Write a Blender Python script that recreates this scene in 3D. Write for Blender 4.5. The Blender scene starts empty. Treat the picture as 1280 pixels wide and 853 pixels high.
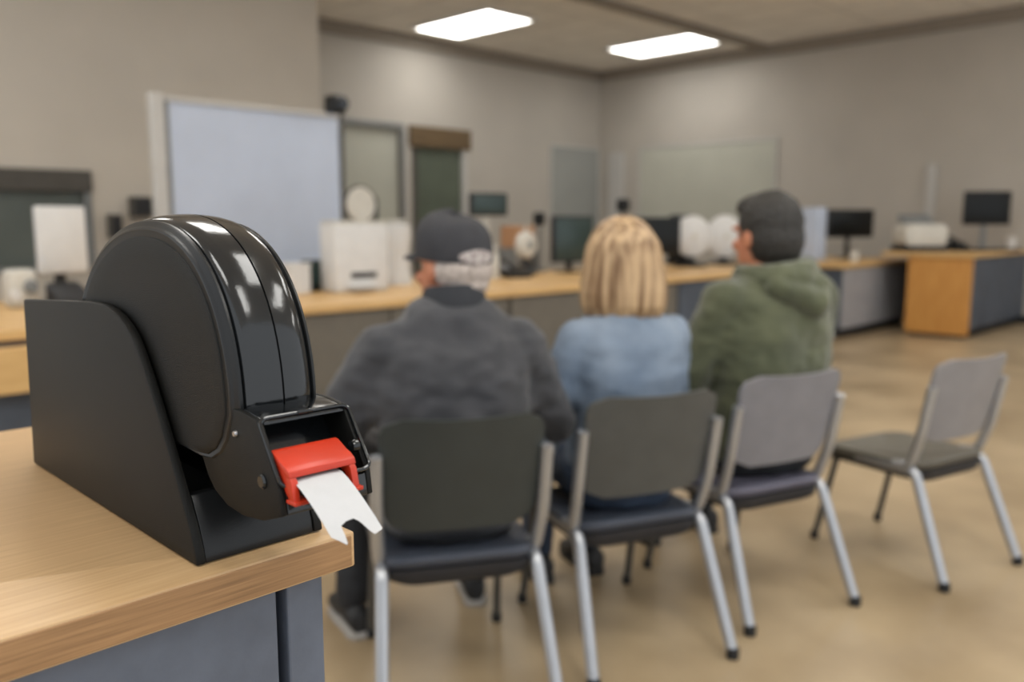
import bpy, bmesh, math, random
from mathutils import Vector, Matrix, noise, Euler
random.seed(4)
PI = math.pi
COL = bpy.context.scene.collection
R = math.radians

# ------------------------------------------------------------------ materials
def lin(c):
    f = lambda v: (v/12.92 if v <= .04045 else ((v+.055)/1.055)**2.4)
    return tuple(f(v/255) for v in c) + (1,)

def mat(name, c, rough=.5, metal=0, var=.12, vscale=12, bump=0, bscale=200, stretch=(1, 1, 1), c2=None, emit=None, spec=.5, coat=0, contrast=(.3, .7), detail=4, alpha=1, transmission=0, sheen=0):
    m = bpy.data.materials.new(name); m.use_nodes = True
    nt = m.node_tree; N = nt.nodes; L = nt.links
    b = N['Principled BSDF']
    b.inputs['Roughness'].default_value = rough
    b.inputs['Metallic'].default_value = metal
    b.inputs['Specular IOR Level'].default_value = spec
    b.inputs['Coat Weight'].default_value = coat
    b.inputs['Sheen Weight'].default_value = sheen
    b.inputs['Alpha'].default_value = alpha
    b.inputs['Transmission Weight'].default_value = transmission
    tc = N.new('ShaderNodeTexCoord'); mp = N.new('ShaderNodeMapping')
    mp.inputs['Scale'].default_value = stretch
    L.new(tc.outputs['Object'], mp.inputs['Vector'])
    nz = N.new('ShaderNodeTexNoise'); nz.inputs['Scale'].default_value = vscale; nz.inputs['Detail'].default_value = detail
    L.new(mp.outputs['Vector'], nz.inputs['Vector'])
    rp = N.new('ShaderNodeValToRGB')
    a = lin(c)
    d = lin(c2) if c2 else tuple(max(0, v*(1-var)) for v in a[:3]) + (1,)
    e = a if c2 else tuple(min(1, v*(1+var)) for v in a[:3]) + (1,)
    rp.color_ramp.elements[0].position = contrast[0]; rp.color_ramp.elements[1].position = contrast[1]
    rp.color_ramp.elements[0].color = d; rp.color_ramp.elements[1].color = e
    L.new(nz.outputs['Fac'], rp.inputs['Fac']); L.new(rp.outputs['Color'], b.inputs['Base Color'])
    if bump:
        n2 = N.new('ShaderNodeTexNoise'); n2.inputs['Scale'].default_value = bscale; n2.inputs['Detail'].default_value = 3
        L.new(mp.outputs['Vector'], n2.inputs['Vector'])
        bp = N.new('ShaderNodeBump'); bp.inputs['Strength'].default_value = bump; bp.inputs['Distance'].default_value = .002
        L.new(n2.outputs['Fac'], bp.inputs['Height']); L.new(bp.outputs['Normal'], b.inputs['Normal'])
    if emit:
        b.inputs['Emission Color'].default_value = lin(emit[0]); b.inputs['Emission Strength'].default_value = emit[1]
    return m

def ceiling_tiles():
    m = mat('ceiling tiles', (240, 236, 229), .9, var=.05, vscale=3, bump=.2, bscale=60)
    nt = m.node_tree; N = nt.nodes; L = nt.links; b = N['Principled BSDF']
    src = b.inputs['Base Color'].links[0].from_socket
    tc = N.new('ShaderNodeTexCoord'); br = N.new('ShaderNodeTexBrick')
    br.offset = 0; br.inputs['Scale'].default_value = 1
    br.inputs['Brick Width'].default_value = .62; br.inputs['Row Height'].default_value = 1.24; br.inputs['Mortar Size'].default_value = .014
    br.inputs['Color1'].default_value = (1, 1, 1, 1); br.inputs['Color2'].default_value = (.96, .96, .96, 1); br.inputs['Mortar'].default_value = (.72, .72, .72, 1)
    L.new(tc.outputs['Object'], br.inputs['Vector'])
    mx = N.new('ShaderNodeMix'); mx.data_type = 'RGBA'; mx.blend_type = 'MULTIPLY'; mx.inputs['Factor'].default_value = 1
    L.new(src, mx.inputs['A']); L.new(br.outputs['Color'], mx.inputs['B']); L.new(mx.outputs['Result'], b.inputs['Base Color'])
    return m

M = {
 'floor': mat('mottled tan vinyl', (181, 160, 128), .38, var=.2, vscale=1.6, c2=(143, 123, 94), contrast=(.32, .68), detail=8, bump=.05, bscale=20),
 'wall': mat('warm grey paint', (178, 172, 163), .85, var=.05, vscale=1.2, bump=.15, bscale=90),
 'wall_tan': mat('tan grey paint', (196, 188, 176), .85, var=.05, vscale=1.2, bump=.15, bscale=90),
 'ceil': ceiling_tiles(),
 'band': mat('brown grey band', (140, 131, 120), .8, var=.06),
 'maple': mat('maple laminate', (200, 167, 124), .38, c2=(180, 146, 104), vscale=6, stretch=(1.6, 34, 34), detail=8, contrast=(.25, .75), bump=.04, bscale=60),
 'maple_edge': mat('maple edge band', (170, 131, 90), .4, c2=(136, 102, 68), vscale=6, stretch=(2, 30, 70), detail=8, bump=.05, bscale=60),
 'maple_far': mat('counter maple', (214, 176, 118), .4, c2=(196, 156, 100), vscale=4, stretch=(1, 8, 8), detail=5),
 'orange_wood': mat('honey oak panel', (204, 148, 76), .45, c2=(186, 128, 60), vscale=4, stretch=(8, 8, 1), detail=5),
 'slate': mat('slate blue laminate', (92, 99, 112), .5, var=.1, vscale=30, bump=.08),
 'grey_lam': mat('grey laminate', (146, 145, 147), .55, var=.08, vscale=8),
 'taupe_lam': mat('taupe grey laminate', (104, 98, 88), .6, var=.08, vscale=8),
 'dark_lam': mat('dark blue grey laminate', (72, 79, 90), .55, var=.15, vscale=5),
 'kick': mat('dark kick board', (30, 31, 34), .6),
 'blk_tex': mat('black textured plastic', (15, 15, 13), .44, var=.15, vscale=60, bump=.35, bscale=1400, spec=.22),
 'blk_gloss': mat('black gloss plastic', (20, 22, 24), .13, var=.1, vscale=20, bump=.03, bscale=300, spec=.6),
 'blk_satin': mat('black satin plastic', (20, 21, 22), .3, var=.1, spec=.35, vscale=30, bump=.06, bscale=700),
 'seam': mat('black seam', (6, 6, 7), .5),
 'red': mat('orange red plastic', (184, 48, 22), .36, var=.08, vscale=30, spec=.5),
 'paper': mat('white ticket paper', (186, 186, 187), .85, var=.03, vscale=60, bump=.08, bscale=500),
 'steel': mat('screw steel', (170, 170, 172), .3, metal=1),
 'tube': mat('silver painted tube', (178, 180, 184), .33, metal=.75, var=.05),
 'pan': mat('black seat pan', (34, 36, 42), .5, var=.08),
 'leg_shade': mat('silver tube darkened for shade', (84, 82, 78), .4, metal=.3, var=.05),  # shade on the silver front legs put into the tube colour
 'rubber': mat('black rubber', (18, 18, 18), .7),
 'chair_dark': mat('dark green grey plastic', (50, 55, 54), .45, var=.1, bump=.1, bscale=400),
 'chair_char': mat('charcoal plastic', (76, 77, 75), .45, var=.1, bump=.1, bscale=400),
 'chair_grey': mat('grey plastic', (126, 125, 130), .5, var=.08, bump=.1, bscale=400),
 'chair_pale': mat('pale grey plastic', (136, 133, 134), .5, var=.08, bump=.1, bscale=400),
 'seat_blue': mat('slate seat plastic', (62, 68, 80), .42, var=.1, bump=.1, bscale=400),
 'seat_lilac': mat('lilac grey seat plastic', (96, 95, 110), .42, var=.1, bump=.1, bscale=400),
 'seat_taupe': mat('taupe grey seat plastic', (92, 88, 78), .45, var=.1, bump=.1, bscale=400),
 'skin': mat('ruddy skin', (196, 132, 98), .5, c2=(176, 108, 78), vscale=20, bump=.1, bscale=300),
 'skin_pale': mat('fair skin', (206, 152, 120), .5, c2=(190, 130, 100), vscale=20, bump=.1, bscale=300),
 'jacket': mat('charcoal jacket cloth', (62, 62, 66), .75, c2=(46, 47, 51), vscale=9, bump=.4, bscale=260, sheen=.2),
 'collar': mat('dark collar cloth', (40, 42, 47), .8, var=.1, bump=.4, bscale=300),
 'cap': mat('dark grey cap cloth', (48, 48, 52), .8, var=.15, vscale=30, bump=.4, bscale=500),
 'badge': mat('pale grey badge', (188, 180, 176), .8, c2=(120, 106, 104), vscale=90, contrast=(.38, .56)),
 'grey_hair': mat('grey hair', (204, 192, 184), .6, c2=(160, 148, 140), vscale=18, stretch=(6, 6, 1), bump=.5, bscale=60),
 'blond': mat('blond hair', (190, 160, 122), .52, c2=(116, 86, 56), vscale=7, stretch=(7, 7, .45), bump=.5, bscale=26, contrast=(.36, .62), detail=6),
 'denim': mat('blue denim', (130, 143, 159), .8, c2=(92, 108, 128), vscale=6, bump=.5, bscale=420),
 'jeans': mat('dark blue jeans', (48, 60, 78), .85, var=.15, vscale=10, bump=.4, bscale=300),
 'trouser': mat('black trousers', (32, 33, 36), .85, var=.15, vscale=10, bump=.3, bscale=300),
 'shoe': mat('black shoe', (26, 26, 27), .55),
 'sole': mat('pale shoe sole', (168, 164, 158), .7),
 'olive': mat('olive fleece', (90, 93, 68), .9, c2=(68, 72, 52), vscale=8, bump=.5, bscale=240, sheen=.3),
 'dark_hair': mat('dark brown hair', (46, 42, 36), .6, c2=(28, 26, 24), vscale=40, stretch=(3, 3, 1), bump=.6, bscale=120),
 'eye': mat('eye white', (225, 222, 216), .2, var=.02),
 'iris': mat('brown iris', (60, 42, 30), .2),
 'white_pl': mat('white plastic', (208, 207, 205), .4, var=.04),
 'cream_pl': mat('off white plastic', (198, 194, 184), .45, var=.05),
 'backdrop': mat('pale blue backdrop cloth', (186, 196, 214), .85, var=.04, vscale=3, bump=.1),
 'post': mat('pale grey post', (186, 184, 180), .5, var=.04),
 'grey_pl': mat('grey plastic', (120, 122, 122), .5, var=.06),
 'green_scr': mat('dark green screen', (38, 56, 54), .3, var=.1),
 'blk_scr': mat('black screen', (16, 18, 18), .35, var=.1, spec=.25),
 'win_dark': mat('dim window glass', (96, 102, 98), .25, var=.12, vscale=2),
 'frame_dk': mat('dark bronze frame', (74, 70, 64), .5),
 'brown': mat('brown wood', (104, 84, 56), .5, c2=(84, 66, 42), vscale=4, stretch=(1, 1, 8)),
 'door_green': mat('dim green door glass', (86, 94, 82), .3, var=.12, vscale=3),
 'board': mat('pale green grey board', (178, 178, 166), .8, var=.04, vscale=2),
 'grey_board': mat('blue grey board', (150, 152, 148), .8, var=.05, vscale=2),
 'tan_box': mat('tan cardboard', (176, 132, 96), .8, var=.08),
 'lamp': mat('lit troffer lens', (255, 255, 255), .5, var=.01, emit=((255, 253, 248), 8)),
 'troffer': mat('white lamp frame', (220, 218, 212), .5, var=.03),
}

# ------------------------------------------------------------------ scene helpers
def thing(name, label, cat, loc=(0, 0, 0), rz=0, group=None):
    o = bpy.data.objects.new(name, None); COL.objects.link(o)
    o.empty_display_size = .05
    o.location = loc; o.rotation_euler = (0, 0, rz)
    return tag(o, label, cat, group)

def tag(o, label, cat, group=None):
    o['label'] = label; o['category'] = cat
    if group: o['group'] = group
    return o

def structure(o):
    o['kind'] = 'structure'; return o

def obj(name, bm, m, parent=None, smooth=True, loc=None, rz=None, angle=40):
    bmesh.ops.recalc_face_normals(bm, faces=bm.faces)
    me = bpy.data.meshes.new(name); bm.to_mesh(me); bm.free()
    me.materials.append(m if not isinstance(m, str) else M[m])
    if smooth:
        for p in me.polygons: p.use_smooth = True
        try: me.set_sharp_from_angle(angle=R(angle))
        except Exception: pass
    o = bpy.data.objects.new(name, me); COL.objects.link(o)
    if parent: o.parent = parent
    if loc: o.location = loc
    if rz is not None: o.rotation_euler = (0, 0, rz)
    return o

def B(): return bmesh.new()

def merge(bm, other):
    me = bpy.data.meshes.new('tmp'); other.to_mesh(me); other.free()
    bm.from_mesh(me); bpy.data.meshes.remove(me)

def box(bm, x0, x1, y0, y1, z0, z1, bev=0, seg=2):
    t = B()
    bmesh.ops.create_cube(t, size=1)
    for v in t.verts:
        v.co = Vector(((x0+x1)/2+v.co.x*(x1-x0), (y0+y1)/2+v.co.y*(y1-y0), (z0+z1)/2+v.co.z*(z1-z0)))
    if bev: bmesh.ops.bevel(t, geom=t.edges[:], offset=bev, segments=seg, affect='EDGES', profile=.5)
    merge(bm, t); return bm

def frame_of(d):
    d = d.normalized()
    a = Vector((0, 0, 1)) if abs(d.z) < .9 else Vector((1, 0, 0))
    u = d.cross(a).normalized(); return u, d.cross(u).normalized()

def loft(bm, rings, closed=True, cap=True):
    rs = [[bm.verts.new(p) for p in r] for r in rings]
    n = len(rs[0])
    for a, b in zip(rs, rs[1:]):
        for i in range(n if closed else n-1):
            j = (i+1) % n
            bm.faces.new((a[i], a[j], b[j], b[i]))
    if cap:
        bm.faces.new(rs[0][::-1]); bm.faces.new(rs[-1])
    return bm

def tube(bm, pts, r, n=12, cap=True, flat=1.0):
    pts = [Vector(p) for p in pts]
    rad = r if isinstance(r, (list, tuple)) else [r]*len(pts)
    rings = []; pu = None
    for i, p in enumerate(pts):
        if i == 0: d = pts[1]-p
        elif i == len(pts)-1: d = p-pts[i-1]
        else: d = (pts[i+1]-p).normalized()+(p-pts[i-1]).normalized()
        d.normalize()
        if pu is None: u, w = frame_of(d)
        else:
            u = (pu-d*pu.dot(d)).normalized(); w = d.cross(u)
        pu = u
        rings.append([p+u*math.cos(2*PI*k/n)*rad[i]+w*math.sin(2*PI*k/n)*rad[i]*flat for k in range(n)])
    return loft(bm, rings, True, cap)

def bend(pts, r=.03, k=5):
    """round the corners of a polyline"""
    pts = [Vector(p) for p in pts]; out = [pts[0]]
    for a, p, b in zip(pts, pts[1:], pts[2:]):
        ra = min(r, (a-p).length*.45); rb = min(r, (b-p).length*.45)
        s = p+(a-p).normalized()*ra; e = p+(b-p).normalized()*rb
        for i in range(k+1):
            t = i/k; out.append(s*(1-t)**2+p*2*t*(1-t)+e*t*t)
    out.append(pts[-1]); return out

def prism(bm, poly, a0, a1, axis='x', bev=0):
    """poly in the two other axes (yz for x, xz for y, xy for z)"""
    def P(a, q):
        return {'x': (a, q[0], q[1]), 'y': (q[0], a, q[1]), 'z': (q[0], q[1], a)}[axis]
    t = B(); loft(t, [[P(a0, q) for q in poly], [P(a1, q) for q in poly]])
    if bev:
        bmesh.ops.recalc_face_normals(t, faces=t.faces)
        ed = [e for e in t.edges if len(e.link_faces) == 2 and e.calc_face_angle(0) > .6]
        bmesh.ops.bevel(t, geom=ed, offset=bev, segments=2, affect='EDGES', profile=.5)
    merge(bm, t); return bm

def rrect(x0, x1, y0, y1, r, k=6):
    out = []
    for cx, cy, a in ((x1-r, y1-r, 0), (x0+r, y1-r, 90), (x0+r, y0+r, 180), (x1-r, y0+r, 270)):
        for i in range(k+1):
            t = R(a+90*i/k); out.append((cx+r*math.cos(t), cy+r*math.sin(t)))
    return out

def ell(bm, c, r, rot=None, u=20, v=14):
    t = B(); bmesh.ops.create_uvsphere(t, u_segments=u, v_segments=v, radius=1)
    m = rot.to_matrix() if rot else Matrix.Identity(3)
    for q in t.verts: q.co = Vector(c)+m @ Vector((q.co.x*r[0], q.co.y*r[1], q.co.z*r[2]))
    merge(bm, t); return bm

def capsule(bm, a, b, ra, rb, n=14):
    a = Vector(a); b = Vector(b); d = (b-a).normalized()
    pts = [a-d*ra*math.cos(t*PI/10) for t in range(1, 5)]+[a, b]+[b+d*rb*math.sin(t*PI/10) for t in range(1, 5)]
    rad = [ra*math.sin(t*PI/10) for t in range(1, 5)]+[ra, rb]+[rb*math.cos(t*PI/10) for t in range(1, 5)]
    return tube(bm, pts, rad, n)

def lathe(bm, prof, n=24, c=(0, 0, 0), axis='z'):
    rings = []
    for r, h in prof:
        ring = []
        for k in range(n):
            a = 2*PI*k/n; p = (r*math.cos(a), r*math.sin(a), h)
            if axis == 'y': p = (p[0], h, p[1])
            if axis == 'x': p = (h, p[0], p[1])
            ring.append(Vector(p)+Vector(c))
        rings.append(ring)
    return loft(bm, rings)

def remeshed(bm, vox, smooth=4, disp=None):
    """one continuous skin around overlapping closed volumes"""
    bmesh.ops.recalc_face_normals(bm, faces=bm.faces)
    me = bpy.data.meshes.new('tmp'); bm.to_mesh(me); bm.free()
    o = bpy.data.objects.new('tmp', me); COL.objects.link(o)
    md = o.modifiers.new('r', 'REMESH'); md.mode = 'VOXEL'; md.voxel_size = vox
    if smooth:
        s = o.modifiers.new('s', 'SMOOTH'); s.iterations = smooth; s.factor = .5
    dg = bpy.context.evaluated_depsgraph_get()
    m2 = bpy.data.meshes.new_from_object(o.evaluated_get(dg))
    bpy.data.objects.remove(o); bpy.data.meshes.remove(me)
    out = B(); out.from_mesh(m2); bpy.data.meshes.remove(m2)
    if disp:
        out.normal_update()
        mv = [(v, v.normal.copy()*disp(v.co)) for v in out.verts]
        for v, d in mv: v.co += d
    return out

def copy_tree(o, parent=None):
    c = o.copy(); COL.objects.link(c)
    if parent: c.parent = parent
    for ch in o.children: copy_tree(ch, c)
    return c

# ------------------------------------------------------------------ camera (1280x853 frame)
F = 1067.0; CH = 1.27
PITCH = math.atan2(150, F); YAW = math.atan2(1083, math.hypot(F, 150))
FW = Vector((math.cos(YAW), math.sin(YAW), 0)); RT = Vector((math.sin(YAW), -math.cos(YAW), 0))
cd = bpy.data.cameras.new('camera'); cam = bpy.data.objects.new('camera', cd); COL.objects.link(cam)
cam.location = (0, 0, CH); cam.rotation_euler = (PI/2-PITCH, 0, YAW-PI/2)
cd.sensor_width = 36; cd.lens = 36*F/1280; cd.clip_start = .02; cd.clip_end = 60
cd.dof.use_dof = True; cd.dof.focus_distance = .70; cd.dof.aperture_fstop = 3.4; cd.dof.aperture_blades = 7
bpy.context.scene.camera = cam

fF = FW*math.cos(PITCH)-Vector((0, 0, 1))*math.sin(PITCH); fU = FW*math.sin(PITCH)+Vector((0, 0, 1))*math.cos(PITCH)
def ray(x, y): return fF*F+RT*(x-640)-fU*(y-426.5)
def onY(x, y, Y): r = ray(x, y); return Vector((0, 0, CH))+r*(Y/r.y)
def onX(x, y, X): r = ray(x, y); return Vector((0, 0, CH))+r*(X/r.x)
def span(x0, x1, y0, y1, Y):
    """extent of a photo rectangle on the plane at distance Y from the front wall side"""
    a = onY(x0, (y0+y1)/2, Y); b = onY(x1, (y0+y1)/2, Y); m = (x0+x1)/2
    return a.x, b.x, onY(m, y1, Y).z, onY(m, y0, Y).z

# ------------------------------------------------------------------ the room
WX, WY, WYL, CZ = 12.0, 9.88, 8.6, 3.86
bm = B(); box(bm, -3, WX, -3, WY, -.05, 0); structure(obj('floor', bm, 'floor', smooth=False))
bm = B(); box(bm, -3, WX+.1, -3, WY+.1, CZ, CZ+.05); structure(obj('ceiling', bm, 'ceil', smooth=False))
XS = onY(400, 110, WYL).x                                         # where the back wall steps back
wx0, wx1, wz0, wz1 = span(430, 500, 158, 300, WY)
dx0, dx1, dz0, dz1 = span(515, 584, 162, 330, WY); dz0 = 0
bm = B()
box(bm, XS, wx0, WY, WY+.1, 0, CZ); box(bm, wx0, wx1, WY, WY+.1, 0, wz0); box(bm, wx0, wx1, WY, WY+.1, wz1, CZ)
box(bm, wx1, dx0, WY, WY+.1, 0, CZ); box(bm, dx0, dx1, WY, WY+.1, dz1, CZ); box(bm, dx1, WX+.1, WY, WY+.1, 0, CZ)
structure(obj('wall_back', bm, 'wall', smooth=False))
lx0, lx1, lz0, lz1 = span(-60, 110, 216, 335, WYL)
bm = B()
box(bm, -3, lx0, WYL, WYL+.1, 0, CZ); box(bm, lx0, lx1, WYL, WYL+.1, 0, lz0); box(bm, lx0, lx1, WYL, WYL+.1, lz1, CZ)
box(bm, lx1, XS, WYL, WYL+.1, 0, CZ); box(bm, XS-.1, XS, WYL+.1, WY, 0, CZ)
structure(obj('wall_left', bm, 'wall_tan', smooth=False))
bm = B(); box(bm, WX, WX+.1, -3, WY, 0, CZ); structure(obj('wall_right', bm, 'wall', smooth=False))

def rect_frame(bm, x0, x1, z0, z1, y, w, d):
    box(bm, x0-w, x1+w, y-d, y+.02, z1, z1+w, .006); box(bm, x0-w, x1+w, y-d, y+.02, z0-w, z0, .006)
    box(bm, x0-w, x0, y-d, y+.02, z0, z1, .006); box(bm, x1, x1+w, y-d, y+.02, z0, z1, .006)
# interior windows and door
w1 = structure(thing('window_1', 'dim window with a dark header on the tan wall at far left', 'window', (lx0, WYL, lz0)))
bm = B(); box(bm, 0, lx1-lx0, .04, .06, 0, lz1-lz0); obj('pane', bm, 'win_dark', w1, False)
bm = B(); box(bm, -.05, lx1-lx0+.05, -.04, .03, lz1-lz0-.16, lz1-lz0+.04, .01); obj('header', bm, 'frame_dk', w1, False)
bm = B(); box(bm, lx1-lx0-.02, lx1-lx0+.04, -.03, .03, 0, lz1-lz0, .01); box(bm, 0, lx1-lx0, -.05, .03, -.05, 0, .01); obj('window_frame', bm, 'grey_pl', w1, False)
w2 = structure(thing('window_2', 'pale window with thin dark frame beside the blue backdrop', 'window', (wx0, WY, wz0)))
bm = B(); box(bm, 0, wx1-wx0, .05, .07, 0, wz1-wz0); obj('pane', bm, 'board', w2, False)
bm = B(); rect_frame(bm, .0, wx1-wx0, 0, wz1-wz0, 0, .07, .04); obj('window_frame', bm, 'grey_pl', w2, False)
d1 = structure(thing('door_1', 'green glass door under a brown header behind the man in the cap', 'door', (dx0, WY, 0)))
W = dx1-dx0
bm = B(); box(bm, .09, W-.09, .04, .08, 0, dz1-.26); obj('pane', bm, 'door_green', d1, False)
bm = B(); box(bm, -.05, W+.05, -.05, .04, dz1-.27, dz1+.02, .01); obj('header', bm, 'brown', d1, False)
for x in (0, W-.09):
    bm = B(); box(bm, x, x+.09, -.02, .09, 0, dz1-.26, .01); obj('jamb', bm, 'frame_dk' if x == 0 else 'post', d1, False)
bm = B(); tube(bm, bend([(W-.16, .04, .95), (W-.16, -.03, .95), (W-.16, -.03, 1.25), (W-.16, .04, 1.25)], .03), .012); obj('handle', bm, 'tube', d1)
# ceiling trims
bm = B(); box(bm, XS, WX, WY-.06, WY-.001, CZ-.17, CZ-.001, .01); structure(obj('trim_1', bm, 'band', smooth=False))
bm = B(); box(bm, WX-.06, WX-.001, -3, WY-.07, CZ-.17, CZ-.001, .01); structure(obj('trim_2', bm, 'band', smooth=False))
bm = B(); box(bm, -3, WX-.07, 6.62, 6.78, CZ-.07, CZ-.001, .01); structure(obj('trim_3', bm, 'band', smooth=False))
bm = B(); box(bm, -3, XS-.2, WYL-.02, WYL-.001, 0, .1, .004); structure(obj('baseboard_left', bm, 'kick', smooth=False))
bm = B(); box(bm, WX-.02, WX-.001, -3, WY-.1, 0, .1, .004); structure(obj('baseboard_right', bm, 'kick', smooth=False))
# pilasters of the back and right walls
a = onX(772, 200, WX); yy = a.y
bm = B(); box(bm, WX-.06, WX-.001, yy-.16, yy+.16, .1, 2.45, .01); structure(obj('trim_4', bm, 'post', smooth=False))
a = onX(1163, 250, WX)
bm = B(); box(bm, WX-.05, WX-.001, a.y-.06, a.y+.06, .1, 2.0, .01); structure(obj('trim_5', bm, 'post', smooth=False))

# wall boards
y0 = onX(800, 220, WX-.03).y; y1 = onX(968, 220, WX-.03).y; z1 = onX(880, 181, WX-.03).z; z0 = onX(880, 300, WX-.03).z
b1 = thing('wall_board', 'wide pale board on right wall above the seated man in green', 'wall board', (WX, (y0+y1)/2, z0))
h = abs(y0-y1)/2; Hh = z1-z0
bm = B(); box(bm, -.02, -.002, -h, h, 0, Hh); obj('panel', bm, 'board', b1, False)
bm = B()
box(bm, -.035, -.002, -h-.03, h+.03, Hh, Hh+.035, .005); box(bm, -.035, -.002, -h-.03, -h, 0, Hh, .005); box(bm, -.035, -.002, h, h+.03, 0, Hh, .005); box(bm, -.035, -.002, -h-.03, h+.03, -.035, 0, .005)
obj('frame', bm, 'post', b1, False)
x0, x1, z0, z1 = span(690, 748, 185, 290, WY-.03)
b2 = thing('wall_board', 'blue grey board on back wall above the blond woman', 'wall board', ((x0+x1)/2, WY, z0))
h = (x1-x0)/2
bm = B(); box(bm, -h, h, -.02, -.002, 0, z1-z0); obj('panel', bm, 'grey_board', b2, False)
bm = B(); rect_frame(bm, -h, h, 0, z1-z0, -.022, .03, .013); obj('frame', bm, 'post', b2, False)

# ceiling lights : the two in the picture, the rest of their rows, added unseen fill lamps
LB = {}
def troffer(x, y, label, sx=.78, sy=1.42):
    t = thing('ceiling_light', label, 'ceiling light', (x, y, CZ), 0, 'ceiling lights')
    bm = B(); w = .06
    for q in ((-sx/2-w, sx/2+w, -sy/2-w, -sy/2), (-sx/2-w, sx/2+w, sy/2, sy/2+w), (-sx/2-w, -sx/2, -sy/2, sy/2), (sx/2, sx/2+w, -sy/2, sy/2)):
        box(bm, *q, -.045, -.001, .006)
    obj('frame', bm, 'troffer', t, False)
    bm = B(); box(bm, -sx/2, sx/2, -sy/2, sy/2, -.035, -.004, .01); obj('diffuser', bm, 'lamp', t, False)
troffer(7.88, 8.66, 'lit white ceiling panel above the door and the back wall, the larger one')
troffer(10.8, 7.7, 'lit white ceiling panel near the right wall, the smaller one')
for x, y in ((4.7, 5.2), (7.9, 2.6), (4.7, 1.0), (1.5, 3.2), (1.5, .2), (10.8, .6), (1.0, 6.4), (-1.2, .6), (.3, -1.4), (3.1, -.8), (-1.7, 3.4), (6.2, -1.6)):  # the last ones are unseen lamps added to brighten the near worktop
    troffer(x, y, 'unseen lit white ceiling panel overhead, among the rows and added fill lamps')

# ------------------------------------------------------------------ service counter
CT, CY = .82, 3.97
def worktop(name, label, x0, x1, y0, y1, top, th=.045, m='maple_far'):
    o = obj(name, box(B(), x0, x1, y0, y1, top-th, top, .006), m, smooth=False); return tag(o, label, 'worktop')
worktop('service_worktop', 'long maple worktop of the service counter behind the waiting people', .2, 7.95, CY, CY+1.45, CT)
def cabinet(x0, x1, y0, y1, top, label, front='grey_lam', m='grey_lam', doors=2, kick=.1, wood=None):
    t = thing('counter_cabinet', label, 'cabinet', ((x0+x1)/2, (y0+y1)/2, 0), 0, 'counter base cabinets')
    w = (x1-x0)/2; d = (y1-y0)/2
    obj('body', box(B(), -w, w, -d+.02, d, kick, top, .004), m, t, False)
    obj('kick_board', box(B(), -w, w, -d+.08, d-.05, 0, kick), 'kick', t, False)
    n = doors
    for i in range(n):
        a = -w+2*w*i/n+.006; b = -w+2*w*(i+1)/n-.006
        obj('front_panel', box(B(), a, b, -d, -d+.02, kick+.01, top-.01, .004), front, t, False)
    return t
zt = CT-.046
c = cabinet(.25, 2.0, CY+.03, CY+.75, zt-.0, 'counter cabinet with wooden apron at the far left end', 'dark_lam', 'dark_lam', 2)
obj('apron', box(B(), -.87, .87, -.45, -.36, -.0+.56, .75, .005), 'maple_far', c, False)
cabinet(2.02, 3.95, CY+.03, CY+.75, zt, 'taupe counter cabinet left of and behind the man in the cap', 'taupe_lam', 'taupe_lam', 2)
cabinet(3.97, 5.9, CY+.03, CY+.75, zt, 'counter cabinet behind the blond woman, between two seated men', 'taupe_lam', 'taupe_lam', 2)
cabinet(5.92, 7.9, CY+.03, CY+.75, zt, 'counter cabinet just left of the man in green', 'dark_lam', 'dark_lam', 2)
# right part of the counter
worktop('service_worktop', 'maple worktop on the grey cabinet right of the man in green', 8.96, 10.95, 3.97, 5.3, .81)
cabinet(9.0, 10.92, 3.99, 5.2, .764, 'grey counter cabinet right of the man in green', 'grey_lam', 'dark_lam', 2)
worktop('service_worktop', 'maple worktop above the honey oak end panel at right', 9.86, 11.95, 2.97, 3.95, .925)
c = cabinet(9.92, 11.93, 3.0, 3.66, .879, 'dark blue grey counter cabinet with honey oak end at far right', 'dark_lam', 'dark_lam', 3)
obj('end_panel', box(B(), -1.037, -1.007, -.335, .33, .04, .878, .004), 'orange_wood', c, False)

# ------------------------------------------------------------------ near counter with the dispenser
K = 1.0
bm = B(); prism(bm, rrect(-1.2, .409, .606, 1.232, .004), K-.031, K, 'z', .0016)
wt = tag(obj('counter_worktop', bm, 'maple', smooth=True, angle=30), 'near maple worktop carrying the black ticket dispenser', 'worktop')
eb = B(); box(eb, -1.2, .4045, .6050, .6075, K-.0292, K-.0020, .0008); box(eb, .4075, .4100, .611, 1.226, K-.0292, K-.0020, .0008)
obj('edge_band', eb, 'maple_edge', wt, False)
t = thing('counter_cabinet', 'slate blue cabinet under the near maple worktop', 'cabinet', (-.3, .92, 0), 0, 'counter base cabinets')
obj('body', box(B(), -.9, .646, -.285, .285, .08, K-.0315, .002), 'slate', t, False)
obj('front_panel', box(B(), -.9, .640, -.297, -.286, .09, K-.035, .0015), 'slate', t, False)
obj('corner_post', box(B(), .650, .685, -.297, .285, .0, K-.032, .002), 'slate', t, False)
obj('kick_board', box(B(), -.9, .64, -.24, .285, 0, .08), 'kick', t, False)

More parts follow.
